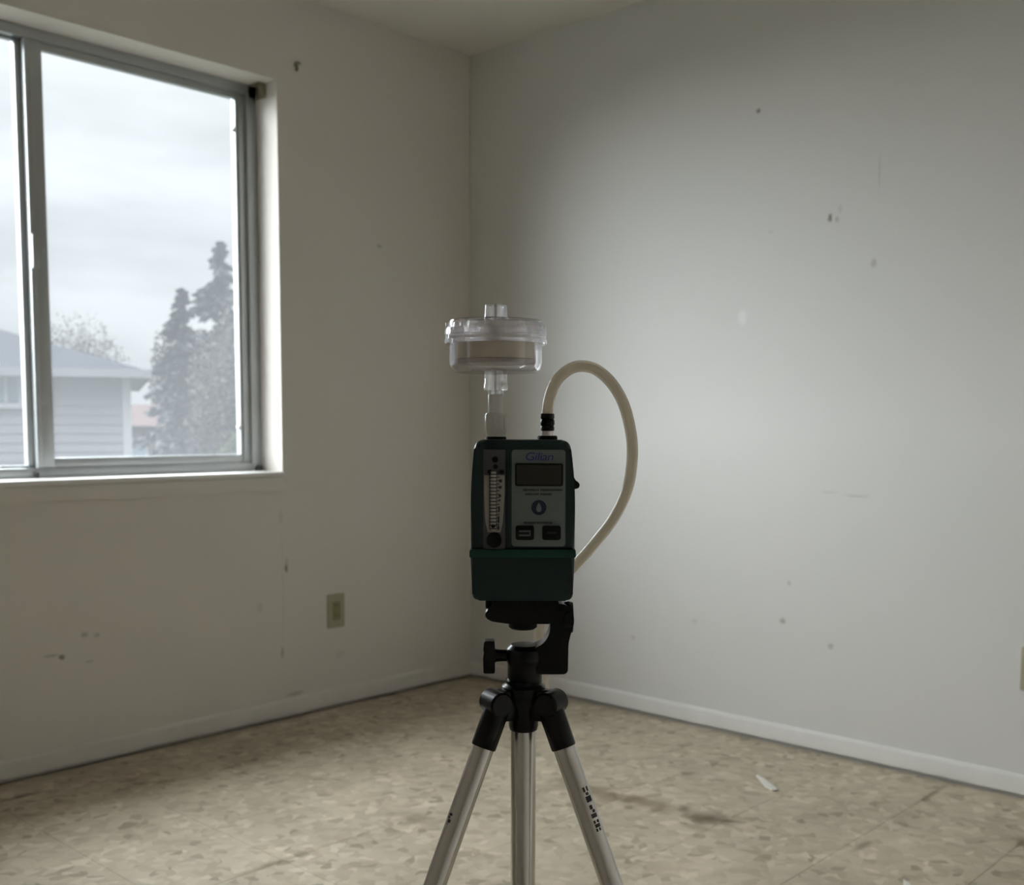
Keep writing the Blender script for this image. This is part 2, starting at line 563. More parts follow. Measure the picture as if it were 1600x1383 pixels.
def sweep(bm, path, rad, seg=16, inner=None):
    """round tube along a path; inner radius makes it hollow"""
    T = [(path[min(i + 1, len(path) - 1)] - path[max(i - 1, 0)]).normalized() for i in range(len(path))]
    n = T[0].orthogonal().normalized()
    def grid(r):
        nonlocal n
        nn = n.copy()
        rows = []
        for i, p in enumerate(path):
            nn = (nn - T[i] * nn.dot(T[i])).normalized()
            b = T[i].cross(nn)
            rr = r(i / (len(path) - 1)) if callable(r) else r
            rows.append([bm.verts.new(p + (nn * math.cos(2 * math.pi * k / seg) + b * math.sin(2 * math.pi * k / seg)) * rr) for k in range(seg)])
        return rows
    A = grid(rad)
    for a, b in zip(A, A[1:]):
        for k in range(seg):
            bm.faces.new((a[k], a[(k + 1) % seg], b[(k + 1) % seg], b[k]))
    if inner:
        B = grid(inner)
        for a, b in zip(B, B[1:]):
            for k in range(seg):
                bm.faces.new((a[k], b[k], b[(k + 1) % seg], a[(k + 1) % seg]))
        for a, b in ((A[0], B[0]), (B[-1], A[-1])):
            for k in range(seg):
                bm.faces.new((a[k], b[k], b[(k + 1) % seg], a[(k + 1) % seg]))
    else:
        bm.faces.new(A[0][::-1])
        bm.faces.new(A[-1])


def axis_mtx(p, q):
    """matrix that puts the z axis on the line p -> q, origin at p"""
    d = Vector(q) - Vector(p)
    m_ = d.to_track_quat('Z', 'Y').to_matrix().to_4x4()
    m_.translation = Vector(p)
    return m_


def obj(name, bm, m_, parent=None, smooth=35, kind=None):
    me = D.meshes.new(name)
    bmesh.ops.recalc_face_normals(bm, faces=bm.faces)
    bm.to_mesh(me)
    bm.free()
    me.materials.append(m_)
    if smooth:
        me.polygons.foreach_set('use_smooth', [True] * len(me.polygons))
        me.set_sharp_from_angle(angle=math.radians(smooth))
    o = D.objects.new(name, me)
    COL.objects.link(o)
    if parent:
        o.parent = parent
    if kind:
        o['kind'] = kind
    return o


def B():
    return bmesh.new()


def box(name, m_, parent, *a, bev=0.0, kind=None):
    bm = B()
    bx(bm, *a, bev=bev)
    return obj(name, bm, m_, parent, kind=kind)


def empty(name, loc=(0, 0, 0), rz=0.0):
    o = D.objects.new(name, None)
    COL.objects.link(o)
    o.location = loc
    o.rotation_euler = (0, 0, rz)
    o.empty_display_size = 0.05
    return o


def tag(o, label, cat, group=None):
    o['label'] = label
    o['category'] = cat
    if group:
        o['group'] = group
    return o


def text_obj(name, s, size, m_, parent, x, y, z, shear=0.0, width=None, ext=0.0002, spacing=1.0):
    c = D.curves.new(name, 'FONT')
    c.body = s
    c.size = size
    c.align_x = 'CENTER'
    c.align_y = 'CENTER'
    c.shear = shear
    c.extrude = ext
    c.space_character = spacing
    t = D.objects.new('text_tmp', c)
    COL.objects.link(t)
    bpy.context.view_layer.update()
    me = D.meshes.new_from_object(t.evaluated_get(bpy.context.evaluated_depsgraph_get()))
    D.objects.remove(t)
    xs = [v.co.x for v in me.vertices]
    k = width / (max(xs) - min(xs)) if width else 1.0
    me.transform(Matrix.Translation((x, y, z)) @ Matrix.Rotation(math.pi / 2, 4, 'X') @ Matrix.Diagonal((k, 1, 1, 1)))
    me.name = name
    me.materials.clear()
    me.materials.append(m_)
    o = D.objects.new(name, me)
    COL.objects.link(o)
    o.parent = parent
    return o


# ------------------------------------------------------------------ room shell
RX, RY, H = -3.75, -3.75, 2.44
WX0, WX1, WZ0, WZ1 = -2.424, -0.90, 0.856, 2.151      # window opening
WT_ = 0.18


def wall_left():
    """window wall, plasterboard returns into the opening"""
    bm = B()
    bx(bm, RX - .1, WX0, 0, WT_, .018, H + .1)
    bx(bm, WX1, .1, 0, WT_, .018, H + .1)
    bx(bm, WX0, WX1, 0, WT_, .018, WZ0 - .016)
    bx(bm, RX - .1, .1, .016, WT_, -.1, .018)
    bx(bm, WX0, WX1, 0, WT_, WZ1, H + .1)
    return obj('wall_left', bm, M['wall_l'], smooth=0, kind='structure')


wall_left()
bm = B()
bx(bm, 0, .14, RY - .1, 0, .018, H + .1)
bx(bm, .006, .14, RY - .1, 0, -.1, .018)
obj('wall_right', bm, M['wall_r'], smooth=0, kind='structure')
box('wall_rear', M['wall_b'], None, RX - .1, 0, RY - .1, RY, -.1, H + .1, kind='structure')
box('wall_side', M['wall_b'], None, RX - .1, RX, RY, 0, -.1, H + .1, kind='structure')
box('ceiling', M['ceiling'], None, RX, 0, RY, 0, H, H + .1, kind='structure')
floor = box('floor', M['subfloor'], None, RX, .028, RY, .028, -.1, -.003, kind='structure')

# floor tiles, 12 inch squares
TS, TX, TY, GAP = 0.3048, -0.73, -1.95, 0.0006
cache = {}


def tile_mesh(w, d):
    key = (round(w, 4), round(d, 4))
    if key not in cache:
        bm = B()
        c = .0006
        lo = [bm.verts.new((x, y, -.003)) for x, y in ((0, 0), (w, 0), (w, d), (0, d))]
        mi = [bm.verts.new((x, y, -c)) for x, y in ((0, 0), (w, 0), (w, d), (0, d))]
        up = [bm.verts.new((x, y, 0)) for x, y in ((c, c), (w - c, c), (w - c, d - c), (c, d - c))]
        bm.faces.new(up)
        for i in range(4):
            j = (i + 1) % 4
            bm.faces.new((lo[i], lo[j], mi[j], mi[i]))
            bm.faces.new((mi[i], mi[j], up[j], up[i]))
        me = D.meshes.new('floor_tile')
        bm.to_mesh(me)
        bm.free()
        me.materials.append(M['tile'])
        cache[key] = me
    return cache[key]


def cuts(lo, hi, ref):
    k0 = math.floor((lo - ref) / TS)
    c = [lo]
    k = k0 + 1
    while ref + k * TS < hi - .01:
        if ref + k * TS > lo + .01:
            c.append(ref + k * TS)
        k += 1
    c.append(hi)
    return c


cxs, cys = cuts(RX, 0, TX), cuts(RY, 0, TY)
for a, b in zip(cxs, cxs[1:]):
    for c, d in zip(cys, cys[1:]):
        o = D.objects.new('floor_tile', tile_mesh(b - a - GAP, d - c - GAP))
        COL.objects.link(o)
        o.parent = floor
        o.location = (a + GAP / 2, c + GAP / 2, random.uniform(-.0003, .0))


# baseboards: bevelled top, standing a little proud of an open gap above the tiles
def baseboard(name, p, q, inward, m_='trim'):
    """p -> q along the wall foot, inward = unit vector into the room"""
    bm = B()
    p, q, n = Vector(p), Vector(q), Vector(inward)
    prof = ((0, .015), (.012, .015), (.012, .055), (.0105, .061), (.006, .0665), (0, .0675))
    rows = [[bm.verts.new(e + n * u + Vector((0, 0, z))) for u, z in prof] for e in (p, q)]
    for i in range(len(prof)):
        j = (i + 1) % len(prof)
        bm.faces.new((rows[0][i], rows[0][j], rows[1][j], rows[1][i]))
    bm.faces.new(rows[0][::-1])
    bm.faces.new(rows[1])
    obj(name, bm, M[m_], kind='structure', smooth=20)


baseboard('baseboard_left', (RX, 0, 0), (0, 0, 0), (0, -1, 0), 'trim_l')
baseboard('baseboard_right', (0, -.012, 0), (0, RY, 0), (-1, 0, 0))
baseboard('baseboard_rear', (-.012, RY, 0), (RX, RY, 0), (0, 1, 0))
baseboard('baseboard_side', (RX, RY + .012, 0), (RX, -.012, 0), (1, 0, 0))

# sill board and apron
bm = B()
bx(bm, WX0 - .004, WX1 + .003, -.012, .118, WZ0 - .016, WZ0, bev=.003)
obj('trim_1', bm, M['trim'], kind='structure')
bm = B()
bx(bm, WX0 - .01, WX1 - .002, -.011, .0, .792, WZ0 - .018, bev=.0015)
obj('trim_2', bm, M['wall_l'], kind='structure')

# unseen roof overhang, added to keep steep light off the floor below the window
bm = B()
bx(bm, RX - .6, .9, WT_, WT_ + .36, H + .02, H + .14)
bx(bm, RX - .6, .9, WT_ + .34, WT_ + .37, H - .02, H + .18)
obj('added_eave', bm, M['trim'], kind='structure')

# window
win = empty('window_1', (0, 0, 0))
win['kind'] = 'structure'
FY0, FY1 = 0.118, 0.172


def bars(name, rects, y0, y1, m_, parent, bev=.0025):
    for r in rects:
        box(name, m_, parent, r[0], r[1], y0, y1, r[2], r[3], bev=bev)


bars('frame_jamb', [(WX1 - .040, WX1, WZ0, WZ1), (WX0, WX0 + .040, WZ0, WZ1)], FY0, FY1, M['alu_frame'], win)
bars('frame_head', [(WX0 + .040, WX1 - .040, WZ1 - .032, WZ1)], FY0, FY1, M['alu_frame'], win)
bars('frame_sill', [(WX0 + .040, WX1 - .040, WZ0, WZ0 + .030)], FY0, FY1, M['alu_frame'], win)
# sliding sash (right, nearer to the room)
GX0, GX1, GZ0, GZ1 = -1.629, -0.981, 0.914, 2.096
sash = box('sliding_sash', M['alu_frame'], win, GX0 - .036, GX0, FY0 + .004, FY0 + .026, WZ0 + .030, WZ1 - .032, bev=.002)
box('sash_stile', M['alu_frame'], sash, GX1, GX1 + .041, FY0 + .010, FY0 + .030, WZ0 + .030, WZ1 - .032, bev=.002)
box('sash_rail', M['alu_frame'], sash, GX0, GX1, FY0 + .006, FY0 + .026, WZ0 + .030, GZ0, bev=.002)
box('sash_rail', M['alu_frame'], sash, GX0, GX1, FY0 + .006, FY0 + .026, GZ1, WZ1 - .032, bev=.002)
bm = B()
bx(bm, GX1, GX1 + .006, FY0 + .006, FY0 + .0095, GZ0, GZ1)
bx(bm, GX1 + .011, GX1 + .016, FY0 + .004, FY0 + .0095, GZ0 - .02, GZ1 + .012)
obj('glazing_bead', bm, M['alu_frame'], sash)
box('pane', M['pane'], sash, GX0 - .004, GX1 + .004, FY0 + .015, FY0 + .018, GZ0 - .004, GZ1 + .004)
for z in (1.995, 1.005):
    bm = B()
    lathe(bm, [(0, -.007), (.006, -.0065), (.0075, 0), (.006, .0065), (0, .007)], seg=12,
          mtx=Matrix.Translation((GX1 - .004, FY0 + .010, z)) @ Matrix.Rotation(math.pi / 2, 4, 'X'))
    obj('glazing_clip', bm, M['alu_frame'], sash)
# interlock strip and latch on the meeting stile
box('interlock', M['alu_frame'], sash, GX0 - .054, GX0 - .037, FY0 - .002, FY0 + .024, WZ0 + .030, WZ1 - .032, bev=.003)
bm = B()
prism(bm, rounded([(-.020, -.050), (-.002, -.050), (.003, -.030), (.003, -.008), (.016, .000), (.016, .014), (.003, .022), (.003, .040), (-.006, .050), (-.020, .050)], .004), FY0 - .016, FY0 + .001, .002)
bmesh.ops.translate(bm, vec=(GX0 - .034, 0, 1.515), verts=bm.verts)
lt = obj('latch', bm, M['alu_frame'], sash)
# fixed light (left)
LX0, LX1, LZ0, LZ1 = WX0 + .040, -1.700, 0.893, 2.112
bm = B()
bx(bm, LX1, LX1 + .022, FY0 + .024, FY1 - .004, WZ0 + .030, WZ1 - .032, bev=.002)
fx = obj('fixed_stile', bm, M['alu_frame'], win)
box('fixed_rail', M['alu_frame'], win, LX0, LX1, FY0 + .030, FY1 - .006, WZ0 + .030, LZ0, bev=.002)
box('fixed_rail', M['alu_frame'], win, LX0, LX1, FY0 + .030, FY1 - .006, LZ1, WZ1 - .032, bev=.002)
box('pane', M['pane'], win, LX0 - .004, LX1 + .004, FY0 + .040, FY0 + .043, LZ0 - .004, LZ1 + .004)
# dark wedges added for the dirt and weep spots in the track corners
for x, w in ((WX1 - .030, .024), (-1.694, .010)):
    bm = B()
    prism(bm, rounded([(0, 0), (w, 0), (w, .016), (w * .4, .018), (0, .008)], .002), FY0 - .012, FY0 + .003, .002)
    bmesh.ops.translate(bm, vec=(x, 0, WZ0 + .0005), verts=bm.verts)
    obj('corner_spot', bm, M['spot_dark'], win)

# left-over blind bracket in the upper corner of the opening
br = empty('blind_bracket', (WX1, .09, 2.10))
tag(br, 'old tan metal blind bracket in the top right corner of the window recess', 'bracket')
box('back_plate', M['bracket'], br, -.002, 0, -.030, .030, .004, .048, bev=.0006)
box('top_plate', M['bracket'], br, -.030, -.002, -.030, .030, .0465, .0485, bev=.0006)
box('side_plate', M['bracket'], br, -.030, -.002, .028, .030, .006, .0465, bev=.0006)
bm = B()
prism(bm, rounded([(-.028, .010), (-.002, .004), (-.002, .0465), (-.028, .0465)], .003), -.030, -.028, .0004)
obj('front_plate', bm, M['bracket'], br)
bm = B()
lathe(bm, [(0, 0), (.004, 0), (.0035, .002), (0, .0025)], seg=12, mtx=axis_mtx((-.002, 0, .026), (-.02, 0, .026)))
obj('screw', bm, M['slot'], br)

# broken curtain hook left in the wall beside the window
hk = empty('wall_hook', (-.825, 0, 2.213))
tag(hk, 'small broken dark hook in the wall above the window corner', 'hook')
bm = B()
sweep(bm, catmull([(0, .004, 0), (0, -.006, .001), (.0, -.010, -.012), (.001, -.009, -.020)], 5), .0045, 8)
obj('stub', bm, M['bracket'], hk)
bm = B()
sweep(bm, catmull([(-.002, -.004, .008), (.010, -.006, .010), (.020, -.003, .009)], 5), .003, 8)
obj('arm', bm, M['bracket'], hk)


def outlet(loc, rz, label):
    e = empty('wall_outlet', loc, rz)
    tag(e, label, 'outlet', 'ivory outlets')
    bm = B()
    prism(bm, rounded([(-.037, -.061), (.037, -.061), (.037, .061), (-.037, .061)], .004), -.0055, 0, .0025, 3)
    obj('cover_plate', bm, M['ivory'], e)
    bm = B()
    prism(bm, rounded([(-.0165, -.034), (.0165, -.034), (.0165, .034), (-.0165, .034)], .003), -.008, -.004, .001)
    ins = obj('socket_block', bm, M['ivory_dk'], e)
    for dz in (-.018, .018):
        for dx, h in ((-.0065, .008), (.0065, .0065)):
            box('slot', M['slot'], ins, dx - .0011, dx + .0011, -.0083, -.0076, dz - h / 2 + .003, dz + h / 2 + .003)
    for dz in (-.048, .048):
        bm = B()
        lathe(bm, [(0, .0018), (.0026, .0012), (.003, 0)], seg=12, mtx=axis_mtx((0, -.0055, dz), (0, -1, dz)))
        obj('screw', bm, M['screw'], e)
    return e


outlet((-.681, 0, .351), 0, 'ivory wall outlet low on the window wall left of the tripod')
outlet((0, -2.166, .361), -math.pi / 2, 'ivory wall outlet cut off by the right edge of the photo')

# scraps on the floor
e = D.objects
bm = B()
prism(bm, [(-.070, -.004), (-.035, -.011), (.012, -.012), (.05, -.017), (.066, -.008), (.062, .006), (.030, .013), (-.02, .007), (-.062, .004)], 0, .003, .0008)
bmesh.ops.rotate(bm, cent=(0, 0, 0), matrix=Matrix.Rotation(math.pi / 2, 3, 'X'), verts=bm.verts)
sc1 = obj('paper_scrap', bm, M['chip'])
sc1.location = (-.382, -1.572, .0032)
sc1.rotation_euler = (0, 0, math.radians(231))
tag(sc1, 'white sliver of scrap on the tiles in front of the right wall', 'scrap')
bm = B()
prism(bm, [(-.030, -.006), (.004, -.007), (.024, 0), (.004, .006), (-.030, .005)], 0, .004, .0008)
bmesh.ops.rotate(bm, cent=(0, 0, 0), matrix=Matrix.Rotation(math.pi / 2, 3, 'X'), verts=bm.verts)
sc2 = obj('paper_scrap', bm, M['chip'])
sc2.location = (-.785, -2.160, .0042)
sc2.rotation_euler = (0, 0, math.radians(43))
tag(sc2, 'tiny pointed white scrap at the bottom edge of the photo', 'scrap')

# ------------------------------------------------------------------ tripod (local frame: x right, -y to the camera)
RZ = YAW - math.pi / 2
BASE = Vector((-2.39430, -2.47426, 0))
tri = empty('tripod', BASE, RZ)
tag(tri, 'black and silver camera tripod carrying the air pump', 'tripod')
mm = 0.001


def P2(pts):
    return [(x * mm, z * mm) for x, z in pts]


# legs
for k, az in enumerate((-90 - 60, -90 + 60, 90)):
    a = math.radians(az)
    u = Vector((math.cos(a), math.sin(a), 0))
    pt = lambda z: u * (.0396 + .4145 * (.7387 - z)) + Vector((0, 0, z))
    T0, T1 = pt(.752), pt(.36)
    bm = B()
    Ltop = (T1 - T0).length
    lathe(bm, [(0, 0), (.0098, 0), (.0098, Ltop), (0, Ltop)], seg=28, mtx=axis_mtx(T0, T1))
    leg = obj('leg', bm, M['alu'], tri)
    # sleeve and hinge knuckle
    bm = B()
    S0, S1 = pt(.779), pt(.7355)
    Ls = (S1 - S0).length
    lathe(bm, [(0, 0), (.008, .0), (.0105, .003), (.0115, .009), (.0112, Ls - .001), (.0108, Ls), (0, Ls)], seg=28, mtx=axis_mtx(S0, S1))
    t = Vector((-u.y, u.x, 0))
    kc = u * .0285 + Vector((0, 0, .774))
    lathe(bm, [(0, -.0125), (.0095, -.0125), (.0110, -.0105), (.0110, .0105), (.0095, .0125), (0, .0125)], seg=28, mtx=axis_mtx(kc, kc + t))
    obj('leg_sleeve', bm, M['black_pl'], leg)
    # lower sections
    bm = B()
    A0, A1 = pt(.385), pt(.345)
    lathe(bm, [(0, 0), (.0115, .001), (.0125, .004), (.0125, (A1 - A0).length - .003), (.0110, (A1 - A0).length), (0, (A1 - A0).length)], seg=24, mtx=axis_mtx(A0, A1))
    obj('leg_lock', bm, M['black_pl'], leg)
    bm = B()
    A0, A1 = pt(.36), pt(.022)
    lathe(bm, [(0, 0), (.0078, 0), (.0078, (A1 - A0).length), (0, (A1 - A0).length)], seg=24, mtx=axis_mtx(A0, A1))
    obj('lower_tube', bm, M['alu'], leg)
    bm = B()
    A0, A1 = pt(.030), pt(.006)
    La = (A1 - A0).length
    lathe(bm, [(0, 0), (.010, 0), (.0115, La * .5), (.010, La * .9), (0, La)], seg=20, mtx=axis_mtx(A0, A1))
    obj('foot', bm, M['rubber'], leg)
    # worn black print on the two front legs
    if k < 2:
        prt = B()
        ax = (T1 - T0).normalized()
        want = Vector((.62, -.78, 0)) if k == 1 else Vector((-.80, -.60, 0))
        n = (want - ax * want.dot(ax)).normalized()
        bt = ax.cross(n)
        def patch(z0, z1, w0, w1):
            c0, c1 = pt(z0), pt(z1)
            rows = []
            for c in (c0, c1):
                rows.append([prt.verts.new(c + (n * math.cos(th) + bt * math.sin(th)) * .00995) for th in (w0, (w0 + w1) / 2, w1)])
            for i in range(2):
                prt.faces.new((rows[0][i], rows[0][i + 1], rows[1][i + 1], rows[1][i]))
        if k == 1:
            z = .7015
            for h, segs in ((.0045, ((-.30, -.12), (.05, .28))), (.003, ((-.18, .12),)), (.0055, ((-.34, .26),)), (.002, ()), (.004, ((-.1, .2),)),
                            (.003, ((-.25, .05),)), (.004, ((-.3, .3),)), (.0015, ()), (.003, ((-.3, -.05), (.1, .3))), (.0035, ((-.28, .28),)), (.003, ((-.2, .0), (.12, .3)))):
                for w0, w1 in segs:
                    patch(z, z - h + .0006, w0, w1)
                z -= h
        else:
            z = .6785
            for h, segs in ((.0025, ((-.2, .15),)), (.0025, ((-.05, .2),)), (.003, ((-.25, .1),))):
                for w0, w1 in segs:
                    patch(z, z - h + .0006, w0, w1)
                z -= h
        obj('print', prt, M['print'], leg)

# centre column and hub
bm = B()
lathe(bm, [(0, .40), (.0112, .40), (.0112, .80), (0, .80)], seg=32)
obj('centre_column', bm, M['alu'], tri)
bm = B()
lathe(bm, [(0, .392), (.0125, .392), (.0125, .404), (0, .404)], seg=28)
obj('column_cap', bm, M['black_pl'], tri)
bm = B()
lathe(bm, [(0, .7445), (.0095, .7445), (.0124, .7465), (.0133, .750), (.0133, .766), (.0175, .772), (.0200, .780), (.0195, .786), (.0160, .7885), (.0163, .792), (0, .792)], seg=40)
for az in (-150, -30, 90):
    a = math.radians(az)
    q = B()
    bx(q, .008, .0285, -.0085, .0085, .757, .785, bev=.003)
    bmesh.ops.rotate(q, cent=(0, 0, 0), matrix=Matrix.Rotation(a, 3, 'Z'), verts=q.verts)
    me_ = D.meshes.new('t')
    q.to_mesh(me_)
    q.free()
    bm.from_mesh(me_)
    D.meshes.remove(me_)
obj('hub', bm, M['black_pl'], tri)

# pan head: body, upright arm, tilt joint, platform, knob
bm = B()
lathe(bm, [(0, .788), (.0155, .788), (.0155, .806), (.0168, .809), (.0172, .815), (.0162, .820), (.0125, .8235), (0, .8245)], cx=.001, seg=40)
obj('head_body', bm, M['black_pl'], tri)
bm = B()
prism(bm, rounded(P2([(2, 800), (16, 799), (37, 799), (39, 802), (39.3, 827), (41.5, 836), (44.5, 845), (43, 856), (36, 862), (24, 862), (21.5, 856), (23, 846), (23, 836), (18, 827), (10, 822.5), (2, 822)]),
                  [0, 1 * mm, 3 * mm, 2 * mm, 4 * mm, 4 * mm, 5 * mm, 5 * mm, 4 * mm, 3 * mm, 3 * mm, 3 * mm, 5 * mm, 5 * mm, 4 * mm, 0]), -.012, .013, .0035, 3)
obj('head_arm', bm, M['black_pl'], tri)
bm = B()
lathe(bm, [(0, 0), (.010, 0), (.0135, .002), (.0145, .006), (.0135, .010), (0, .011)], seg=32, mtx=axis_mtx((.0335, 0, .848), (.06, 0, .848)))
obj('tilt_joint', bm, M['black_pl'], tri)
bm = B()
prism(bm, rounded(P2([(-34, 852), (-28, 848.5), (-13, 846.5), (22, 846.5), (28, 850), (30, 856), (30, 867.5), (-27, 867.5), (-29, 860), (-33.5, 858)]), 2.2 * mm), -.026, .026, .003)
obj('platform', bm, M['black_pl'], tri)
bm = B()
lathe(bm, [(.0127, .849), (.0127, .8395), (.0105, .8378), (0, .8372)], cx=-.0008, seg=36)
obj('camera_screw', bm, M['black_mt'], tri)
bm = B()
bx(bm, -.034, -.0285, -.014, .010, .857, .8655, bev=.0015)
obj('release_lever', bm, M['black_pl'], tri)
bm = B()
lathe(bm, [(0, 0), (.0052, 0), (.0056, .010), (.0062, .013), (0, .013)], seg=20, mtx=axis_mtx((-.013, -.001, .8135), (-.05, -.001, .8135)))
kn = obj('knob_stem', bm, M['black_pl'], tri)
bm = B()
prism(bm, rounded(P2([(-35.8, 798.4), (-25.6, 798.4), (-25.6, 808), (-24.6, 810), (-24.6, 817), (-25.6, 819), (-26, 827.6), (-35.2, 827.6), (-36, 820), (-35.4, 817), (-36.2, 812)]), 1.2 * mm), -.007, .005, .002)
obj('knob', bm, M['black_pl'], kn)

# ------------------------------------------------------------------ air sampling pump on the platform
ZP = .8675
pump = empty('air_sampling_pump', BASE + Vector((0, 0, 0)), RZ)
pump.location = BASE + Vector((0, 0, ZP))
tag(pump, 'dark green air sampling pump with grey control panel on top of tripod', 'air pump')
YF, YB = -.030, .022


def PZ(pts):
    return [(x * mm, z * mm - ZP) for x, z in pts]


bm = B()
prism(bm, rounded(PZ([(-46.3, 911), (43.2, 911), (43.0, 968), (38.6, 1005.8), (-42.8, 1005.8), (-46.0, 968)]),
                  [0, 0, 20 * mm, 8 * mm, 8 * mm, 20 * mm], 6), YF, YB, .005, 4)
up = obj('upper_housing', bm, M['housing'], pump)
bm = B()
prism(bm, rounded(PZ([(-44.6, 869.6 - 2), (41.6, 869.6 - 2), (43.4, 908), (-46.6, 908)]), [6 * mm, 6 * mm, 0, 0], 6), YF - .0005, YB + .0005, .003, 3)
obj('battery_pack', bm, M['housing2'], pump)
bm = B()
prism(bm, rounded(PZ([(-47.3, 905), (44.1, 905), (43.9, 912), (-47.1, 912)]), 1.2 * mm), YF - .0014, YB + .0012, .001)
obj('gasket_band', bm, M['band'], pump)
# raised bezel of the front face
box('front_rib', M['housing'], pump, -.0143, -.0122, YF - .0012, YF + .001, .915 - ZP, .997 - ZP, bev=.0006)

# flowmeter
bm = B()
prism(bm, rounded(PZ([(-35.4, 912.8), (-16.6, 912.8), (-16.6, 997.6), (-35.4, 997.6)]), 1.5 * mm), YF - .0018, YF + .002, .0006)
fm = obj('flowmeter', bm, M['flowtop'], pump)
YM = YF - .0018
bm = B()
prism(bm, PZ([(-34.6, 975.8), (-17.2, 975.8), (-17.2, 960), (-18.6, 936), (-20.5, 927), (-31.5, 927), (-33.6, 936), (-34.6, 960)]), YM - .0006, YM + .0003, 0)
sp = obj('scale_plate', bm, M['scale'], fm)
bm = B()
lathe(bm, [(0, .9285 - ZP), (.0024, .9285 - ZP), (.0024, .979 - ZP), (0, .979 - ZP)], cx=-.0268, cy=YM - .0006, seg=16)
obj('flow_tube', bm, M['flowtube'], fm)
bm = B()
lathe(bm, [(0, -.002), (.0014, -.0014), (.002, 0), (.0014, .0014), (0, .002)], cx=-.0268, cy=YM - .0018, seg=12)
bmesh.ops.translate(bm, vec=(0, 0, .9325 - ZP), verts=bm.verts)
obj('float_ball', bm, M['slot'], fm)
bm = B()
for k in range(17):
    z = .9300 + k * .0029 - ZP
    bx(bm, -.0296, -.0243, YM - .0036, YM - .0030, z, z + .0008)
    bx(bm, -.0238, -.0215, YM - .0009, YM - .0004, z + .0004, z + .0011)
bx(bm, -.0303, -.0296, YM - .0010, YM - .0004, .930 - ZP, .9765 - ZP)
bx(bm, -.0243, -.0239, YM - .0010, YM - .0004, .930 - ZP, .9765 - ZP)
obj('scale_marks', bm, M['textgrey'], fm)
bm = B()
for x, z, w, h in ((-20.6, 971, 2.2, 2.6), (-20.9, 965.6, 2.4, 2.2), (-21.2, 958.4, 2.0, 2.4), (-21.4, 954.6, 1.6, 1.4), (-21.8, 947, 1.2, 5), (-22.3, 938, 1.2, 6), (-22.4, 931, 1.2, 4)):
    prism(bm, rounded([((x - w / 2) * mm, (z - h / 2) * mm - ZP), ((x + w / 2) * mm, (z - h / 2) * mm - ZP), ((x + w / 2) * mm, (z + h / 2) * mm - ZP), ((x - w / 2) * mm, (z + h / 2) * mm - ZP)], .4 * mm, 3), YM - .0010, YM - .0003)
obj('scale_numerals', bm, M['textgrey'], fm)
bm = B()
for x, z, r in ((-25.3, 989.2, 2.6), (-30, 979, 1.8), (-19.4, 978.6, 1.9), (-25.0, 983.2, 2.0)):
    lathe(bm, [(r * mm, 0), (r * mm, .0012), (0, .0014)], seg=20, mtx=axis_mtx((x * mm, YM, z * mm - ZP), (x * mm, -1, z * mm - ZP)))
obj('block_screws', bm, M['slot'], fm)
bm = B()
lathe(bm, [(.0066, 0), (.0066, .006), (.0058, .0072), (0, .0075)], seg=24, mtx=axis_mtx((-.0260, YM, .9206 - ZP), (-.0260, -1, .9206 - ZP)))
obj('valve_knob', bm, M['slot'], fm)

# control panel
bm = B()
prism(bm, rounded(PZ([(-11.2, 914.8), (35.0, 914.8), (34.6, 997.6), (-11.2, 997.6)]), 3 * mm), YF - .0009, YF + .001, .0003)
pn = obj('control_panel', bm, M['label'], pump)
YL = YF - .0009
text_obj('lettering', 'Gilian', .0098, M['blue'], pn, .0120, YL - .0002, .9915 - ZP, shear=.18, width=.0235, spacing=.92)
bm = B()
prism(bm, rounded(PZ([(-8.4, 966.6), (32.6, 966.6), (32.6, 986.0), (-8.4, 986.0)]), 1.8 * mm), YL - .0010, YL + .0004, .0004)
df = obj('display_frame', bm, M['lcd_frame'], pn)
bm = B()
prism(bm, rounded(PZ([(-6.8, 968.0), (31.2, 968.0), (31.2, 984.6), (-6.8, 984.6)]), .8 * mm), YL - .0013, YL - .0008)
obj('display', bm, M['lcd'], df)
bm = B()
for x0, x1, z in ((-1.5, 12, 963.3), (13.5, 32.2, 963.3), (.5, 12.5, 959.6), (13.3, 23, 959.6), (-.5, 9.5, 935.3), (10.5, 24, 935.3)):
    x = x0
    while x < x1 - .6:
        w = random.uniform(.7, 1.5)
        bx(bm, x * mm, min(x + w, x1) * mm, YL - .0002, YL + .0002, (z - random.uniform(.6, .9)) * mm - ZP, (z + random.uniform(.6, .9)) * mm - ZP)
        x += w + .28
obj('small_print', bm, M['textgrey'], pn, kind='stuff')
bm = B()
lathe(bm, [(.0064, 0), (.0064, .0004), (0, .0004)], seg=40, mtx=axis_mtx((.0121, YL, .9483 - ZP), (.0121, -1, .9483 - ZP)))
em = obj('emblem', bm, M['navy'], pn)
dpts = []
for k in range(25):
    th = math.pi * 2 * k / 24
    s = math.sin(th / 2)
    dpts.append((.0121 + .0031 * math.sin(th) * s ** 1.2, .9527 - ZP - .0083 * (1 - math.cos(th)) / 2))
bm = B()
prism(bm, dpts[:-1], YL - .0008, YL - .0003)
obj('droplet', bm, M['drop'], em)
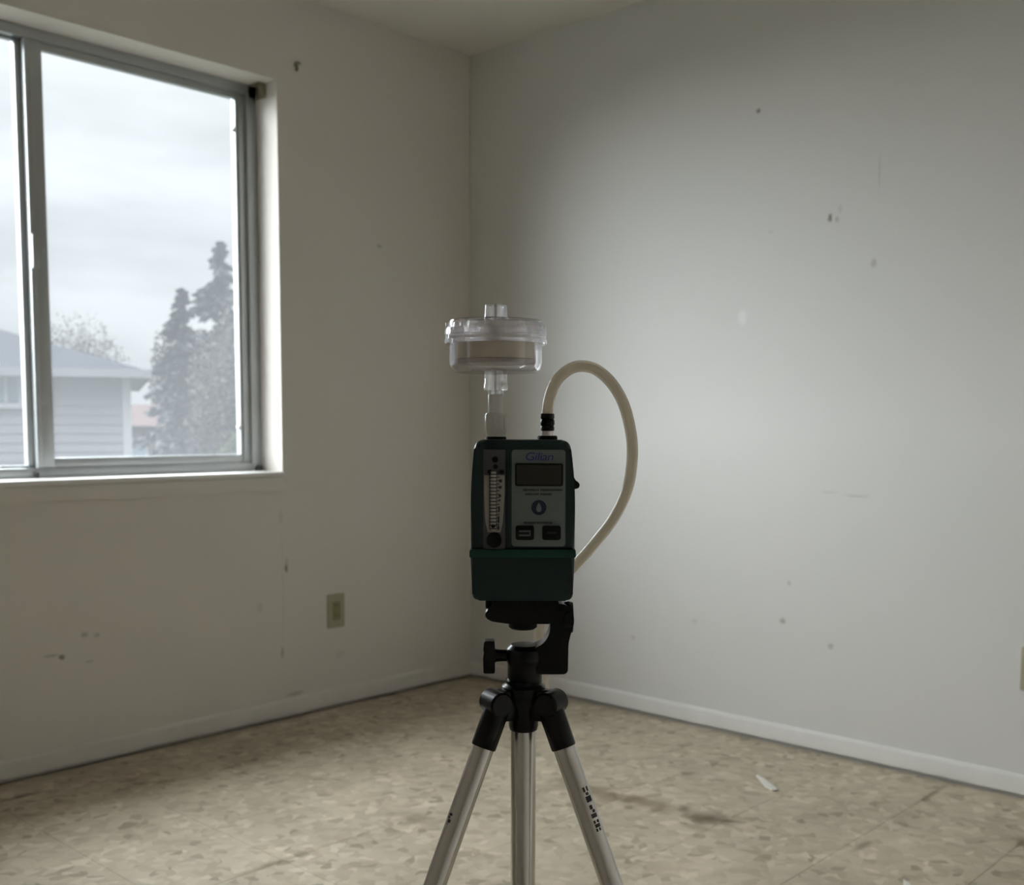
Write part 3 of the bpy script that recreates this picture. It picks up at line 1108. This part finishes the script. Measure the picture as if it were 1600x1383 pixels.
for x, k in ((.0002, 0), (.0231, 1)):
    bm = B()
    prism(bm, rounded([(x - .0079, .9205 - ZP), (x + .0079, .9205 - ZP), (x + .0079, .9328 - ZP), (x - .0079, .9328 - ZP)], .0022), YL - .0016, YL + .0003, .0006)
    bt_ = obj('button', bm, M['slot'], pn)
    bm = B()
    if k == 0:
        bx(bm, x - .0050, x + .0050, YL - .0018, YL - .0014, .9272 - ZP, .9289 - ZP)
        bx(bm, x - .0050, x + .0050, YL - .0018, YL - .0014, .9237 - ZP, .9253 - ZP)
        bx(bm, x + .0040, x + .0050, YL - .0018, YL - .0014, .9253 - ZP, .9272 - ZP)
        obj('button_print', bm, M['keyprint'], bt_)
    else:
        bx(bm, x - .0040, x + .0040, YL - .0018, YL - .0014, .9260 - ZP, .9275 - ZP)
        obj('button_print', bm, M['keyprint2'], bt_)

# side switch, ports, back clip
bm = B()
prism(bm, rounded(PZ([(41.5, 963), (44.2, 962.6), (47.6, 963.6), (48.6, 966.5), (47.4, 968.6), (44.8, 970.2), (43.4, 973), (41.5, 973)]), 1 * mm), -.006, .004, .001)
obj('side_switch', bm, M['black_mt'], pump)
bm = B()
lathe(bm, [(0, 1.0045 - ZP), (.0096, 1.0045 - ZP), (.0090, 1.0082 - ZP), (0, 1.0084 - ZP)], cx=-.0253, seg=32)
obj('inlet_port', bm, M['black_mt'], pump)
bm = B()
lathe(bm, [(0, 1.0045 - ZP), (.0088, 1.0045 - ZP), (.0088, 1.0082 - ZP), (.0080, 1.0092 - ZP), (0, 1.0094 - ZP)], cx=.0200, seg=32)
obj('outlet_port', bm, M['black_mt'], pump)
bm = B()
lathe(bm, [(0, 1.008 - ZP), (.0050, 1.008 - ZP), (.0050, 1.0132 - ZP), (.0030, 1.0138 - ZP), (.0028, 1.024 - ZP), (0, 1.024 - ZP)], cx=.0200, seg=24)
obj('outlet_barb', bm, M['chrome'], pump)
box('belt_clip', M['black_mt'], pump, -.014, .012, YB, YB + .004, .93 - ZP, .99 - ZP, bev=.001)

# ------------------------------------------------------------------ tubing
tube = empty('sampling_tube', BASE + Vector((0, 0, .74)), RZ)
tag(tube, 'beige translucent plastic tube looping from the pump outlet behind the pump', 'tube')
zt = .74
pth = [(20.0, 0, 1015), (19.8, 0, 1026), (21.4, 1, 1040.4), (26.9, 2, 1055.4), (36.3, 4, 1065.4), (47.6, 6, 1070.0), (61.8, 9, 1067.8), (76.3, 12, 1056.3),
       (88.2, 15, 1037), (95.6, 18, 1009.7), (97.0, 22, 986.7), (93.4, 27, 960.5), (82.8, 33, 935), (66.2, 40, 911), (49.4, 48, 890), (33, 55, 872), (20, 60, 850), (14.6, 60, 828), (17.5, 56, 798), (19.5, 54, 778), (20, 53, 756)]
bm = B()
sweep(bm, catmull([(x * mm, y * mm, z * mm - zt) for x, y, z in pth], 8), .0051, 20, inner=.0034)
obj('hose', bm, M['pvc'], tube)
bm = B()
lathe(bm, [(.0052, 1.0135 - zt), (.0060, 1.0135 - zt), (.0062, 1.0165 - zt), (.0056, 1.0175 - zt), (.0063, 1.0190 - zt), (.0063, 1.0225 - zt), (.0056, 1.0235 - zt), (.0062, 1.0250 - zt), (.0060, 1.0285 - zt), (.0052, 1.0285 - zt)], cx=.0200, seg=28, closed=True)
obj('hose_clamp', bm, M['black_pl'], tube)

# ------------------------------------------------------------------ filter cassette
cas = empty('filter_cassette', BASE, RZ)
zc = 1.0084
cas.location = BASE + Matrix.Rotation(RZ, 3, 'Z') @ Vector((-.0253, 0, zc))
tag(cas, 'clear round filter cassette on a white connector above the pump', 'filter cassette')


def Z(v):
    return v * mm - zc


bm = B()      # bowl: thin walled cup with a funnel floor
lathe(bm, [(.0402, Z(1090)), (.0404, Z(1072)), (.0385, Z(1066.5)), (.0355, Z(1064)), (.012, Z(1062.6)), (.0085, Z(1062.4)), (.003, Z(1062.4)),
           (.003, Z(1064.4)), (.012, Z(1064.8)), (.0345, Z(1066)), (.0370, Z(1068)), (.0384, Z(1072.5)), (.0384, Z(1090))], seg=72, closed=True)
obj('bowl', bm, M['clear'], cas)
bm = B()      # retaining ring
lathe(bm, [(.0405, Z(1088.2)), (.0446, Z(1088.4)), (.0448, Z(1090)), (.0448, Z(1092)), (.0440, Z(1092.8)), (.0440, Z(1095.4)), (.0448, Z(1096.2)), (.0446, Z(1100)), (.0436, Z(1101.6)), (.0424, Z(1101.8)), (.0424, Z(1098)), (.0428, Z(1096)), (.0424, Z(1094)), (.0405, Z(1092))], seg=72, closed=True)
obj('ring', bm, M['clear2'], cas)
bm = B()      # cap
lathe(bm, [(.0402, Z(1092)), (.0422, Z(1094.5)), (.0422, Z(1101.5)), (.0412, Z(1102.2)), (.0412, Z(1106.5)), (.0402, Z(1108.5)), (.030, Z(1109.6)), (.011, Z(1110.6)), (.0045, Z(1110.8)),
           (.0045, Z(1108.8)), (.011, Z(1108.6)), (.030, Z(1107.4)), (.0385, Z(1106)), (.0392, Z(1100)), (.0384, Z(1092))], seg=72, closed=True)
obj('cap', bm, M['clear'], cas)
for k in range(10):
    a = 2 * math.pi * (k + .3) / 10
    bm = B()
    bx(bm, .0418, .0442, -.0025, .0025, Z(1101.2), Z(1106), bev=.0006)
    bmesh.ops.rotate(bm, cent=(0, 0, 0), matrix=Matrix.Rotation(a, 3, 'Z'), verts=bm.verts)
    obj('grip_lug', bm, M['clear'], cas)
bm = B()
lathe(bm, [(.0045, Z(1110)), (.0106, Z(1110.4)), (.0099, Z(1113)), (.0095, Z(1121.8)), (.0085, Z(1122.6)), (.0055, Z(1122.6)), (.0045, Z(1121))], seg=40, closed=True)
obj('inlet_nozzle', bm, M['clear2'], cas)
bm = B()
lathe(bm, [(.0035, Z(1062.8)), (.0098, Z(1062.4)), (.0101, Z(1060)), (.0098, Z(1055)), (.0106, Z(1053.5)), (.0106, Z(1049.4)), (.0098, Z(1048.4)), (.0066, Z(1048)), (.0064, Z(1040)), (.0035, Z(1040))], seg=40, closed=True)
obj('outlet_nozzle', bm, M['clear2'], cas)
bm = B()
lathe(bm, [(0, Z(1075.5)), (.0332, Z(1075.5)), (.0335, Z(1076.2)), (.0335, Z(1089)), (.0330, Z(1089.6)), (0, Z(1089.6))], seg=64)
obj('filter_pad', bm, M['pad'], cas)
bm = B()
lathe(bm, [(0, Z(1071.5)), (.0332, Z(1071.5)), (.0335, Z(1072.2)), (.0335, Z(1075.0)), (0, Z(1075.2))], seg=64)
obj('support_pad', bm, M['pad2'], cas)
bm = B()
lathe(bm, [(0, Z(1045)), (.0066, Z(1045)), (.0069, Z(1044)), (.0066, Z(1030)), (.0066, Z(1026)), (0, Z(1026))], seg=32)
cn = obj('connector', bm, M['luer'], cas)
bm = B()
lathe(bm, [(0, Z(1028.8)), (.0085, Z(1028.8)), (.0096, Z(1027.2)), (.0096, Z(1013.5)), (.0088, Z(1012)), (.0084, Z(1008.6)), (0, Z(1008.6))], seg=32)
for k in range(10):
    a = 2 * math.pi * k / 10
    q = B()
    bx(q, .0092, .0101, -.0012, .0012, Z(1014.5), Z(1026.5), bev=.0003)
    bmesh.ops.rotate(q, cent=(0, 0, 0), matrix=Matrix.Rotation(a, 3, 'Z'), verts=q.verts)
    me_ = D.meshes.new('t')
    q.to_mesh(me_)
    q.free()
    bm.from_mesh(me_)
    D.meshes.remove(me_)
obj('nut', bm, M['luer'], cn)

# ------------------------------------------------------------------ outside the window (upstairs room: the ground is 2.8 m down)
GZ = -2.8
bm = B()
bx(bm, -60, 90, .6, 130, GZ - .2, GZ)
gr = obj('ground', bm, M['ground'], kind='structure', smooth=0)

# neighbouring house, facade square to the view
hs = empty('neighbour_house', (6.903, 15.683, GZ), RZ + math.radians(20))
tag(hs, 'grey sided house with a hipped roof seen through the window', 'house')
EV = 1.86 - GZ          # eave height
HW, HD = 13.0, 8.8
box('wall', M['siding'], hs, -HW, -.02, .03, HD, 0, EV)
bm = B()
bw, bh = HW - .14, .165
v = [bm.verts.new(c) for c in ((0, .03, 0), (bw, .03, 0), (bw, .004, 0), (0, .004, 0), (0, .03, bh + .01), (bw, .03, bh + .01), (bw, .022, bh + .01), (0, .022, bh + .01))]
for f in ((3, 2, 6, 7), (0, 1, 2, 3), (4, 7, 6, 5), (0, 3, 7, 4), (1, 5, 6, 2)):
    bm.faces.new([v[i] for i in f])
b0 = obj('siding_board', bm, M['siding'], hs, smooth=0)
b0.location = (-HW, 0, 0)
nb = int(EV / bh)
for k in range(1, nb):
    c = b0.copy()
    COL.objects.link(c)
    c.location = (-HW, 0, k * bh)
box('corner_board', M['housetrim'], hs, -.14, .01, -.015, .10, 0, EV)
# roof
OV = .31
x0, x1, y0, y1 = -HW - OV, OV, -OV, HD + OV
hr = (y1 - y0) / 2
rz = EV + .10 + hr * .325
bm = B()
c = [bm.verts.new(p) for p in ((x0, y0, EV + .10), (x1, y0, EV + .10), (x1, y1, EV + .10), (x0, y1, EV + .10), (x0 + hr, (y0 + y1) / 2, rz), (x1 - hr, (y0 + y1) / 2, rz))]
for f in ((0, 1, 5, 4), (1, 2, 5), (2, 3, 4, 5), (3, 0, 4), (3, 2, 1, 0)):
    bm.faces.new([c[i] for i in f])
rf = obj('roof', bm, M['roof'], hs, smooth=0)
bm = B()
bx(bm, x0, x1, y0 - .05, y0, EV - .03, EV + .12)
bx(bm, x1, x1 + .05, y0 - .05, y1, EV - .03, EV + .12)
obj('gutter', bm, M['siding'], rf)
bm = B()
bx(bm, x0, x1, y0, .0, EV - .02, EV)
bx(bm, 0.01, x1, 0, y1, EV - .02, EV)
obj('soffit', bm, M['housetrim'], rf)
# window of the house
hw = box('window', M['hglass'], hs, -2.75, -1.86, -.012, .02, 1.38 - GZ, 1.80 - GZ)
for a in ((-2.82, -2.75, 1.34, 1.86), (-2.09, -2.03, 1.38, 1.80), (-1.86, -1.79, 1.34, 1.86), (-2.75, -1.86, 1.80, 1.86)):
    box('window_frame', M['housetrim'], hw, a[0], a[1], -.045, .02, a[2] - GZ, a[3] - GZ)
box('window_sill', M['housetrim'], hw, -2.86, -1.76, -.08, .02, 1.27 - GZ, 1.36 - GZ)

# far low house with a faded red roof
fh = empty('far_house', (19.3, 39.0, GZ), RZ)
tag(fh, 'low pale house with a faded red roof behind the grey house', 'house')
box('wall', M['farwall'], fh, -6, 2.4, .3, 6, 0, 3.75)
bm = B()
c = [bm.verts.new(p) for p in ((-6.5, -.4, 3.7), (3.0, -.4, 3.7), (3.0, 6.6, 3.7), (-6.5, 6.6, 3.7), (-6.5, 3.1, 4.62), (2.6, 3.1, 4.62))]
for f in ((0, 1, 5, 4), (1, 2, 5), (2, 3, 4, 5), (3, 0, 4), (3, 2, 1, 0)):
    bm.faces.new([c[i] for i in f])
obj('roof', bm, M['redroof'], fh, smooth=0)
for x in (-.2, 1.0):
    w_ = box('window', M['hglass'], fh, x, x + .7, .24, .32, 2.2, 3.1)
    box('window_frame', M['housetrim'], w_, x - .08, x + .78, .26, .31, 2.12, 3.18)


def tree(name, label, loc, h, r, kind, n, m_, leaf, group=None, z0=.12, seed=1):
    rg = random.Random(seed)
    e_ = empty(name, loc)
    tag(e_, label, 'tree' if 'shrub' not in name else 'shrub', group)
    bm_ = B()
    tr_ = .035 * h ** .9 * .5
    sweep(bm_, [Vector((0, 0, 0)), Vector((.02 * h, 0, h * .3)), Vector((.0, .01 * h, h * .65)), Vector((0, 0, h * .96))], lambda t: tr_ * (1 - .93 * t), 8)
    if kind != 'fir':
        for k in range(14):
            a = rg.uniform(0, 6.28)
            zz = h * rg.uniform(.2, .7)
            l = r * rg.uniform(.6, 1.0)
            sweep(bm_, [Vector((0, 0, zz)), Vector((math.cos(a) * l * .5, math.sin(a) * l * .5, zz + l * .35)), Vector((math.cos(a) * l * .9, math.sin(a) * l * .9, zz + l * .9))], lambda t: tr_ * .4 * (1 - .85 * t), 5)
    obj('trunk', bm_, M['bark'], e_)
    vs2, fs = [], []
    br_ = []
    for k in range(150):
        f = z0 + (1 - z0) * (k + rg.random()) / 150
        br_.append((h * f, rg.uniform(0, 6.283), r * ((1 - f) / (1 - z0)) ** .8 * rg.uniform(.5, 1.15) + .03))
    br_ += [(h * (1 - .012 * k), rg.uniform(0, 6.283), .03 + .02 * k) for k in range(8)]
    for i in range(n):
        if kind == 'fir':
            zb, ab, lb = br_[i % len(br_)]
            q = rg.random() ** .75
            w = lb * .16 * (1.15 - q)
            c_ = Vector((math.cos(ab) * lb * q, math.sin(ab) * lb * q, zb - lb * .30 * q * q)) + Vector((rg.gauss(0, w), rg.gauss(0, w), rg.gauss(0, w * .7)))
            d = Vector((math.cos(ab) + rg.uniform(-.5, .5), math.sin(ab) + rg.uniform(-.5, .5), rg.uniform(-.6, .2)))
        else:
            th, ph = rg.uniform(0, 6.283), math.acos(rg.uniform(-1, 1))
            q = rg.random() ** .4
            lump = 1 + .22 * math.sin(3 * th + seed) * math.sin(4 * ph + seed * 2)
            c_ = Vector((r * q * lump * math.sin(ph) * math.cos(th), r * q * lump * math.sin(ph) * math.sin(th), h * (1 + z0) / 2 + h * (1 - z0) / 2 * q * lump * math.cos(ph)))
            d = Vector((rg.uniform(-1, 1), rg.uniform(-1, 1), rg.uniform(-.5, 1)))
        d.normalize()
        s = d.cross(Vector((rg.uniform(-1, 1), rg.uniform(-1, 1), rg.uniform(-1, 1)))).normalized()
        l = leaf * rg.uniform(.6, 1.3)
        b_ = len(vs2)
        vs2 += [c_ - d * l * .5, c_ + s * l * .28, c_ + d * l * .6, c_ - s * l * .28]
        fs.append((b_, b_ + 1, b_ + 2, b_ + 3))
    me = D.meshes.new('foliage')
    me.from_pydata(vs2, [], fs)
    me.materials.append(m_)
    o = D.objects.new('foliage', me)
    COL.objects.link(o)
    o.parent = e_
    o['kind'] = 'stuff'


g = 'trees beyond the houses'
tree('fir_tree', 'tallest grey fir at the right edge of the window view', (18.7, 31.2, GZ), 10.1, 3.2, 'fir', 20000, M['fir'], .26, g, seed=3)
tree('fir_tree', 'narrow pointed fir left of the tallest tree', (14.6, 26.9, GZ), 7.8, 2.3, 'fir', 16000, M['fir'], .21, g, seed=5)
tree('bare_tree', 'rounded brownish bare tree in front of the firs', (14.4, 22.6, GZ), 6.9, 1.9, 'round', 24000, M['bare'], .13, g, z0=.25, seed=8)
tree('leafy_shrub', 'yellow green shrub low at the right side of the window view', (11.3, 18.6, GZ), 3.7, .8, 'round', 9000, M['shrub'], .10, g, z0=.1, seed=4)
tree('bare_tree', 'faint far bare tree rising just above the grey roof', (25.2, 55.6, GZ), 9.3, 2.6, 'round', 11000, M['bare'], .15, g, z0=.2, seed=11)
tree('bare_tree', 'faint far bare tree between the roof and the firs', (29.8, 52.0, GZ), 9.0, 2.3, 'round', 9000, M['bare'], .28, g, z0=.2, seed=12)
